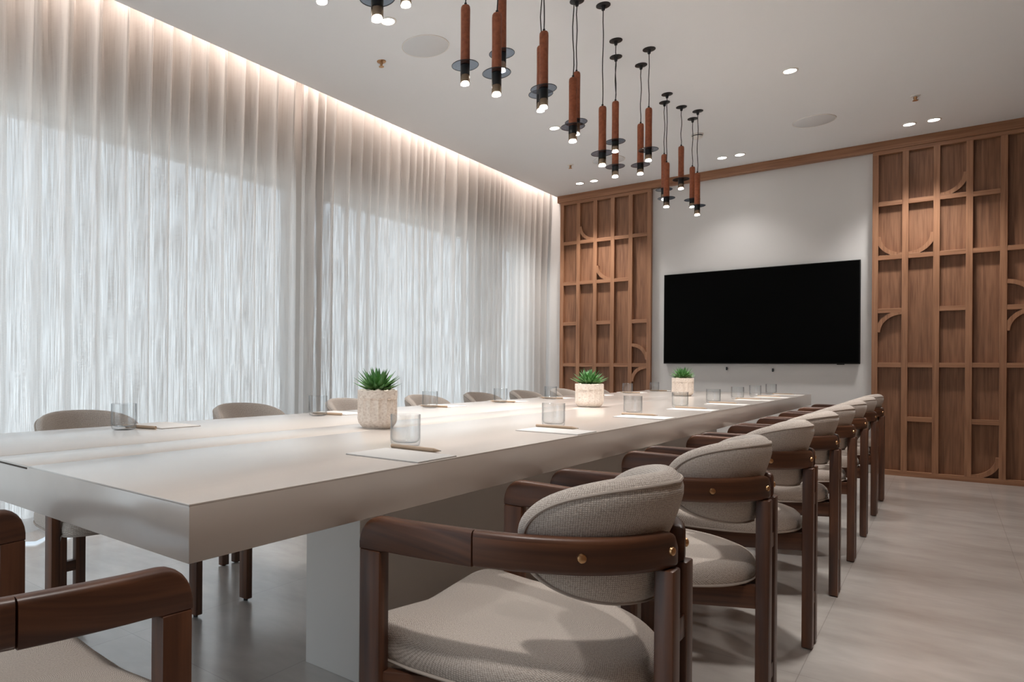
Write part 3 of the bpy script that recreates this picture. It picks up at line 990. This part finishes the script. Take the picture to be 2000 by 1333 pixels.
def make_pot(label, loc, R, Hh, seed, pale=0.0):
    r = random.Random(seed)
    t = thing('potted_succulent', label, 'plant', loc, group='succulents along the table centre')
    n = 120; flutes = 15
    bm = bmesh.new(); rings = []
    zs = [0.0, 0.004, 0.010, 0.018, 0.030, 0.045, Hh*0.45, Hh*0.6, Hh*0.70, Hh*0.76, Hh*0.80, Hh*0.84, Hh*0.92, Hh-0.002, Hh]
    for z in zs:
        if z < 0.004: br = 0.74 * R
        elif z < 0.03: br = R * (0.74 + 0.25 * math.sin(min(1, (z - 0.002) / 0.028) * PI/2))
        else: br = R * 0.992
        row = []
        for k in range(n):
            a = 2*PI*k/n
            ph = (a * flutes / (2*PI)) % 1.0
            arch = Hh * 0.80 - Hh * 0.07 * (abs(ph - 0.5) * 2) ** 2.0
            d = 0.0
            if 0.028 < z < arch:
                d = -0.0065 * math.sin(PI * ph) ** 0.8 * min(1, (z - 0.028) / 0.02)
            q = br + d
            row.append(bm.verts.new((q * math.cos(a), q * math.sin(a), z)))
        rings.append(row)
    for dr, z in ((-0.0015, Hh + 0.001), (-0.006, Hh), (-0.007, Hh - 0.02)):
        rings.append([bm.verts.new(((R + dr) * math.cos(2*PI*k/n), (R + dr) * math.sin(2*PI*k/n), z)) for k in range(n)])
    for A, B in zip(rings, rings[1:]):
        for k in range(n):
            bm.faces.new((A[k], A[(k+1) % n], B[(k+1) % n], B[k]))
    bm.faces.new(rings[0])
    obj('pot', bm, POT, t, smooth=True)
    bm = bmesh.new(); lathe(bm, [(0, Hh - 0.006), (R - 0.008, Hh - 0.006), (R - 0.008, Hh - 0.016), (0, Hh - 0.016)], 32)
    obj('soil', bm, SOIL, t)
    bm = bmesh.new()
    for k in range(60):
        a = r.uniform(0, 2*PI); q = (R - 0.012) * math.sqrt(r.uniform(0.25, 1)); s = r.uniform(0.004, 0.008)
        M = Matrix.Translation((q * math.cos(a), q * math.sin(a), Hh - 0.003 + r.uniform(0, 0.004))) @ Matrix.Rotation(r.uniform(0, 6), 4, 'Z') @ Matrix.Diagonal((s * 1.6, s, s * 0.7, 1))
        bmesh.ops.create_icosphere(bm, subdivisions=1, radius=1.0, matrix=M)
    st = obj('gravel', bm, STONE, t, smooth=True); st['kind'] = 'stuff'
    # rosette
    bm = bmesh.new(); uv = bm.loops.layers.uv.verify()
    N = 62
    for k in range(N):
        f = k / N
        el = math.radians(4 + 78 * (f ** 1.25)) + r.uniform(-0.08, 0.08)
        az = k * 2.39996 + r.uniform(-0.15, 0.15)
        L = R * (1.18 - 0.28 * f) * r.uniform(0.88, 1.12)
        wd_ = 0.0100 * (R / 0.068)
        base = Vector((0.008 * math.cos(az), 0.008 * math.sin(az), Hh + 0.002 + 0.012 * f))
        d = Vector((math.cos(az) * math.cos(el), math.sin(az) * math.cos(el), math.sin(el)))
        side = Vector((-math.sin(az), math.cos(az), 0)); upv = side.cross(d) * -1
        if upv.z < 0: upv = -upv
        rings = []
        for q in range(7):
            tt = q / 6
            w = wd_ * (0.75 + 0.5 * math.sin(PI * min(1, tt * 1.3))) * (1 - tt ** 2.2)
            th = w * 0.55 + 0.0003
            c = base + d * (L * tt) + Vector((0, 0, 1)) * (0.20 * L * tt * tt * (1 - f))
            rings.append([(bm.verts.new(c + side * w), tt), (bm.verts.new(c + upv * th * 0.35), tt), (bm.verts.new(c - side * w), tt), (bm.verts.new(c - upv * th), tt)])
        for A, B in zip(rings, rings[1:]):
            for j in range(4):
                fc = bm.faces.new((A[j][0], A[(j+1) % 4][0], B[(j+1) % 4][0], B[j][0]))
                for lp, tt in zip(fc.loops, (A[0][1], A[0][1], B[0][1], B[0][1])):
                    lp[uv].uv = (j * 0.2 + k, tt)
    obj('leaf_rosette', bm, LEAF, t, smooth=True)
    bm = bmesh.new()
    for k in range(9):
        az = k * 0.7 + r.uniform(-0.2, 0.2); el = 0.05
        d = Vector((math.cos(az), math.sin(az), 0.12)); side = Vector((-math.sin(az), math.cos(az), 0))
        L = R * r.uniform(1.0, 1.22); w = 0.0045
        c = Vector((0, 0, Hh + 0.003))
        a_, b_, e_ = c + d * L * 0.4 + side * w, c + d * L * 0.4 - side * w, c + d * L
        vs = [bm.verts.new(v) for v in (a_, b_, e_, a_ + Vector((0, 0, .002)), b_ + Vector((0, 0, .002)))]
        for q in ((0, 1, 2), (3, 4, 2), (0, 3, 2), (1, 4, 2), (0, 1, 4, 3)):
            bm.faces.new([vs[i] for i in q])
    obj('dry_leaves', bm, PALE_LEAF, t)
    return t
make_pot('largest-looking succulent in a fluted clay pot, nearest the camera', (-1.455, 1.765, TZ1 - 0.0003), 0.0685, 0.128, 1)
make_pot('succulent in a pale fluted pot, middle one of three on the table', (-1.440, 3.53, TZ1 - 0.0003), 0.0735, 0.122, 2)
make_pot('succulent in a pale fluted pot farthest along the table, below the television', (-1.515, 5.50, TZ1 - 0.0003), 0.077, 0.135, 3)

# ------------------------------------------------------------------ pendants
cosY, sinY = math.cos(YAW), math.sin(YAW)
def make_pendant(label, x, y, z_top, z_disc, z_lens):
    """z_top: top of the sleeve, z_disc: glass disc, z_lens: bottom of the lamp"""
    t = thing('pendant_lamp', label, 'pendant lamp', (x, y, H), group='pendant lamps over the table')
    bm = bmesh.new(); lathe(bm, [(0, 0), (0.040, 0), (0.040, -0.004), (0.012, -0.008), (0.009, -0.030), (0.004, -0.034), (0, -0.034)], 24)
    obj('canopy', bm, BLACK, t, smooth=True)
    bm = bmesh.new()
    top = z_top - H
    wob = 0.003
    path = [Vector((wob * math.sin(k * 1.3 + x * 9), wob * math.cos(k * 1.1 + y * 7), -0.03 + (top + 0.03) * k / 8)) if 0 < k < 8 else Vector((0, 0, -0.03 + (top + 0.03) * k / 8)) for k in range(9)]
    sweep(bm, path, circle(0.0028, 6), up=Vector((1, 0, 0))); obj('cord', bm, BLACK, t, smooth=True)
    bm = bmesh.new(); dz = z_disc - H; r = 0.0215
    lathe(bm, [(0, top), (0.010, top), (0.017, top - 0.002), (0.0205, top - 0.008), (r, top - 0.02), (r * 0.96, (top + dz) / 2), (r, dz + 0.01), (r, dz + 0.001), (0, dz + 0.001)], 24)
    obj('leather_sleeve', bm, LEATHER, t, smooth=True)
    bm = bmesh.new(); lathe(bm, [(0, top + 0.012), (0.006, top + 0.012), (0.006, top), (0, top)], 10); obj('cord_grip', bm, BLACK, t, smooth=True)
    bm = bmesh.new(); lathe(bm, [(0.018, dz), (0.061, dz), (0.0615, dz - 0.002), (0.061, dz - 0.004), (0.018, dz - 0.004)], 40, closed=True)
    dsc = obj('glass_disc', bm, SMOKE, t, smooth=True)
    bm = bmesh.new()
    ring = [Vector((0.061 * math.cos(2*PI*k/40), 0.061 * math.sin(2*PI*k/40), dz - 0.002)) for k in range(40)]
    sweep(bm, ring, circle(0.0016, 6), closed=True); obj('rim', bm, BLACK, dsc, smooth=True)
    bm = bmesh.new(); lz = z_lens - H; n = 48
    rings = []
    for z in (dz - 0.003, (dz + lz) / 2, lz + 0.045):
        rings.append([bm.verts.new(((0.0208 + (0.0006 if k % 2 else 0)) * math.cos(2*PI*k/n), (0.0208 + (0.0006 if k % 2 else 0)) * math.sin(2*PI*k/n), z)) for k in range(n)])
    for A, B in zip(rings, rings[1:]):
        for k in range(n):
            bm.faces.new((A[k], A[(k+1) % n], B[(k+1) % n], B[k]))
    bm.faces.new(rings[0])
    obj('lamp_tube', bm, BLACK, t, smooth=True)
    bm = bmesh.new(); rings = []
    for z in (lz + 0.0455, lz):
        rings.append([bm.verts.new(((0.0208 + (0.0006 if k % 2 else 0)) * math.cos(2*PI*k/n), (0.0208 + (0.0006 if k % 2 else 0)) * math.sin(2*PI*k/n), z)) for k in range(n)])
    for k in range(n):
        bm.faces.new((rings[0][k], rings[0][(k+1) % n], rings[1][(k+1) % n], rings[1][k]))
    obj('glass_end', bm, TUBE_GLASS, t, smooth=True)
    bm = bmesh.new(); lathe(bm, [(0, lz + 0.012), (0.017, lz + 0.011), (0.0195, lz + 0.005), (0.019, lz + 0.001), (0.0, lz + 0.0005)], 24)
    obj('lens', bm, LENS, t, smooth=True)
    bm = bmesh.new(); lathe(bm, [(0, lz + 0.013), (0.0165, lz + 0.013), (0.0165, lz + 0.046), (0, lz + 0.046)], 24); obj('inner_core', bm, TRIM_W, t, smooth=True)  # pale core added to carry the lens glow up the glass
    light('lamp', 'SPOT', (0, 0, lz - 0.004), SPOT_E, (1.0, 0.965, 0.93), t, spot_size=math.radians(70), spot_blend=0.8, shadow_soft_size=0.05)
    return t

def unproj(px, X):
    """point on the viewing ray column px at lateral position X -> (X, Y, depth)"""
    k = (px - CX) / F_PX
    d = X / (k * cosY - sinY)
    return X, d * (k * sinY + cosY), d
def z_at(px, py, d):
    hor = CY + (px - CX) * ROLL
    return CAM_H - (py - hor) * d / F_PX
PEND = [  # px, X, sleeve top y, disc y, lens bottom y, label
    (732, -1.46, -170, -6, 40, 'pendant lamp whose black tube and lit end hang cut off at the top edge, largest'),
    (788, -1.60, -190, -42, 12, 'pendant lamp with only its lit end in view, beside the largest black tube'),
    (624, -1.68, -215, -58, 5, 'leftmost pendant lamp, only the tip of its lit end inside the picture'),
    (904.5, -1.68, 11, 127, 166, 'leftmost pendant lamp with its whole rust sleeve in view, hanging alone'),
    (966, -1.50, 26, 142, 187, 'front pendant lamp of the second pair, its glass disc lowest'),
    (976, -1.66, -42, 104, 140, 'rear pendant lamp half hidden behind the front one of the second pair'),
    (1058, -1.48, 62, 173, 212, 'front pendant lamp of the tight pair beneath the top edge centre'),
    (1052.5, -1.60, 90, 183, 218, 'rear pendant lamp of the tight pair, its sleeve edge peeking out left'),
    (1115.5, -1.50, 152, 247, 278, 'left and lower pendant lamp of the pair left of the tallest cord'),
    (1122, -1.61, 141, 238, 264, 'right and higher pendant lamp of the pair left of the tallest cord'),
]
for px, X, a, b_, c, lb in PEND:
    X, Y, d = unproj(px, X)
    make_pendant(lb, X, Y, z_at(px, a, d), z_at(px, b_, d), z_at(px, c, d))
for x, y, zt, zd, zl, lb in [
    (-1.513, 3.874, 2.486, 2.215, 2.138, 'pendant lamp with the tallest fully visible cord and round black canopy'),
    (-1.613, 4.345, 2.683, 2.425, 2.355, 'upper pendant lamp of the overlapping pair right of the tallest cord'),
    (-1.697, 4.574, 2.635, 2.333, 2.258, 'lower pendant lamp of the overlapping pair right of the tallest cord'),
    (-1.610, 4.810, 2.666, 2.381, 2.313, 'left and lower pendant lamp of the pair in the middle of the far cluster'),
    (-1.490, 4.605, 2.686, 2.412, 2.334, 'right and higher pendant lamp of the pair in the middle of the far cluster'),
    (-1.693, 5.606, 2.662, 2.385, 2.300, 'upper pendant lamp of the overlapping pair before the end of the oak panel'),
    (-1.628, 5.451, 2.548, 2.276, 2.203, 'lower pendant lamp of the overlapping pair before the end of the oak panel'),
    (-1.619, 5.792, 2.758, 2.493, 2.411, 'single pendant lamp hanging against the long oak cornice'),
    (-1.623, 6.126, 2.669, 2.393, 2.325, 'left pendant lamp of the two farthest ones, before the white wall'),
    (-1.543, 5.970, 2.568, 2.300, 2.220, 'rightmost and lowest of the pendant lamps, before the white wall')]:
    make_pendant(lb, x, y, zt, zd, zl)

# ------------------------------------------------------------------ ceiling fittings
for x, y, lb in ((-2.591, 3.614, 'round white ceiling speaker nearest the camera, upper left'), (-0.855, 6.834, 'round white ceiling speaker above the right half of the television'),
                 (-2.59, 6.80, 'round white ceiling speaker half hidden behind the hanging lamps')):
    t = thing('ceiling_speaker', lb, 'speaker', (x, y, H), group='ceiling speakers')
    bm = bmesh.new(); lathe(bm, [(0, -0.0005), (0.147, -0.0005), (0.150, -0.004), (0.147, -0.006), (0, -0.008)], 56); obj('grille', bm, SPK, t, smooth=True)
    bm = bmesh.new(); lathe(bm, [(0.150, 0.0), (0.156, 0.0), (0.156, -0.005), (0.154, -0.0065), (0.150, -0.004)], 56, closed=True); obj('rim', bm, TRIM_W, t, smooth=True)
for x, y, lb in ((-2.953, 3.60, 'brass sprinkler head beside the nearest ceiling speaker'), (-0.189, 6.705, 'brass sprinkler head near the top right corner'),
                 (-2.952, 6.705, 'brass sprinkler head by the curtain end of the ceiling')):
    t = thing('sprinkler_head', lb, 'sprinkler', (x, y, H), group='ceiling sprinklers')
    bm = bmesh.new(); lathe(bm, [(0, 0), (0.032, 0), (0.030, -0.004), (0.014, -0.008), (0, -0.008)], 24); obj('collar', bm, BRASS if y < 5 else TRIM_W, t, smooth=True)
    bm = bmesh.new(); lathe(bm, [(0, -0.007), (0.009, -0.007), (0.007, -0.02), (0.004, -0.034), (0, -0.034)], 12)
    for s in (-1, 1):
        sweep(bm, [Vector((s * 0.009, 0, -0.008)), Vector((s * 0.011, 0, -0.02)), Vector((s * 0.003, 0, -0.036))], circle(0.0018, 6), up=Vector((0, 1, 0)))
    obj('frame', bm, BRASS, t, smooth=True)
    bm = bmesh.new(); lathe(bm, [(0, -0.035), (0.018, -0.036), (0.018, -0.038), (0, -0.038)], 16); obj('deflector', bm, BRASS, t, smooth=True)
def downlight(x, y, lb, e=DOWN_E, size=50):
    t = thing('downlight', lb, 'ceiling light', (x, y, H), group='recessed ceiling lights')
    bm = bmesh.new(); lathe(bm, [(0.038, 0.0), (0.052, 0.0), (0.052, -0.002), (0.049, -0.005), (0.041, -0.006), (0.038, -0.003)], 36, closed=True); obj('trim_ring', bm, TRIM_W, t, smooth=True)
    bm = bmesh.new(); lathe(bm, [(0, -0.0005), (0.0385, -0.0005), (0.038, -0.003), (0.0, -0.0035)], 32); obj('lens', bm, LENS, t, smooth=True)
    light('lamp', 'SPOT', (0, 0, -0.012), e, (1.0, 0.965, 0.93), t, spot_size=math.radians(size), spot_blend=0.8, shadow_soft_size=0.08)
downlight(-2.578, 3.204, 'downlight just above the nearest ceiling speaker')
downlight(-2.607, 5.585, 'lone downlight on the left, behind the hanging lamps')
downlight(-0.842, 5.577, 'lone downlight on the right, above the right ceiling speaker')
for x, lb in ((-3.165, 'left of the two downlights nearest the curtain'), (-3.00, 'right of the two downlights nearest the curtain'),
              (-1.698, 'left of the two downlights above the television'), (-1.54, 'right of the two downlights above the television'),
              (-0.25, 'left of the two downlights above the right oak panel'), (-0.089, 'right of the two downlights above the right oak panel')):
    downlight(x, 7.445, lb, e=DOWN_E * (0.2 if 'tele' in lb else 0.8), size=(100 if 'tele' in lb else 95))
# unseen downlights added to brighten the walkway and near chairs
downlight(-0.30, 3.20, 'added downlight over the right-hand walkway, above the picture', e=DOWN_E * 1.9, size=110)
downlight(-0.4, 0.6, 'added downlight over the camera end of the room', e=DOWN_E * 1.1, size=110)
downlight(-0.05, 4.9, 'added downlight over the far half of the walkway, just above the picture', e=DOWN_E * 1.2, size=100)
t = thing('smoke_detector', 'small white round smoke detector behind the two farthest cords', 'smoke detector', (-1.70, 6.56, H))
bm = bmesh.new(); lathe(bm, [(0, 0), (0.050, 0), (0.050, -0.012), (0.044, -0.014)], 32); obj('base', bm, TRIM_W, t, smooth=True)
bm = bmesh.new(); lathe(bm, [(0.0, -0.013), (0.045, -0.014), (0.044, -0.022), (0.0, -0.022)], 32); obj('dark_gap', bm, BLACK, t, smooth=True)
bm = bmesh.new(); lathe(bm, [(0.0, -0.022), (0.047, -0.022), (0.044, -0.032), (0.030, -0.040), (0, -0.042)], 32); obj('sensor_cap', bm, TRIM_W, t, smooth=True)
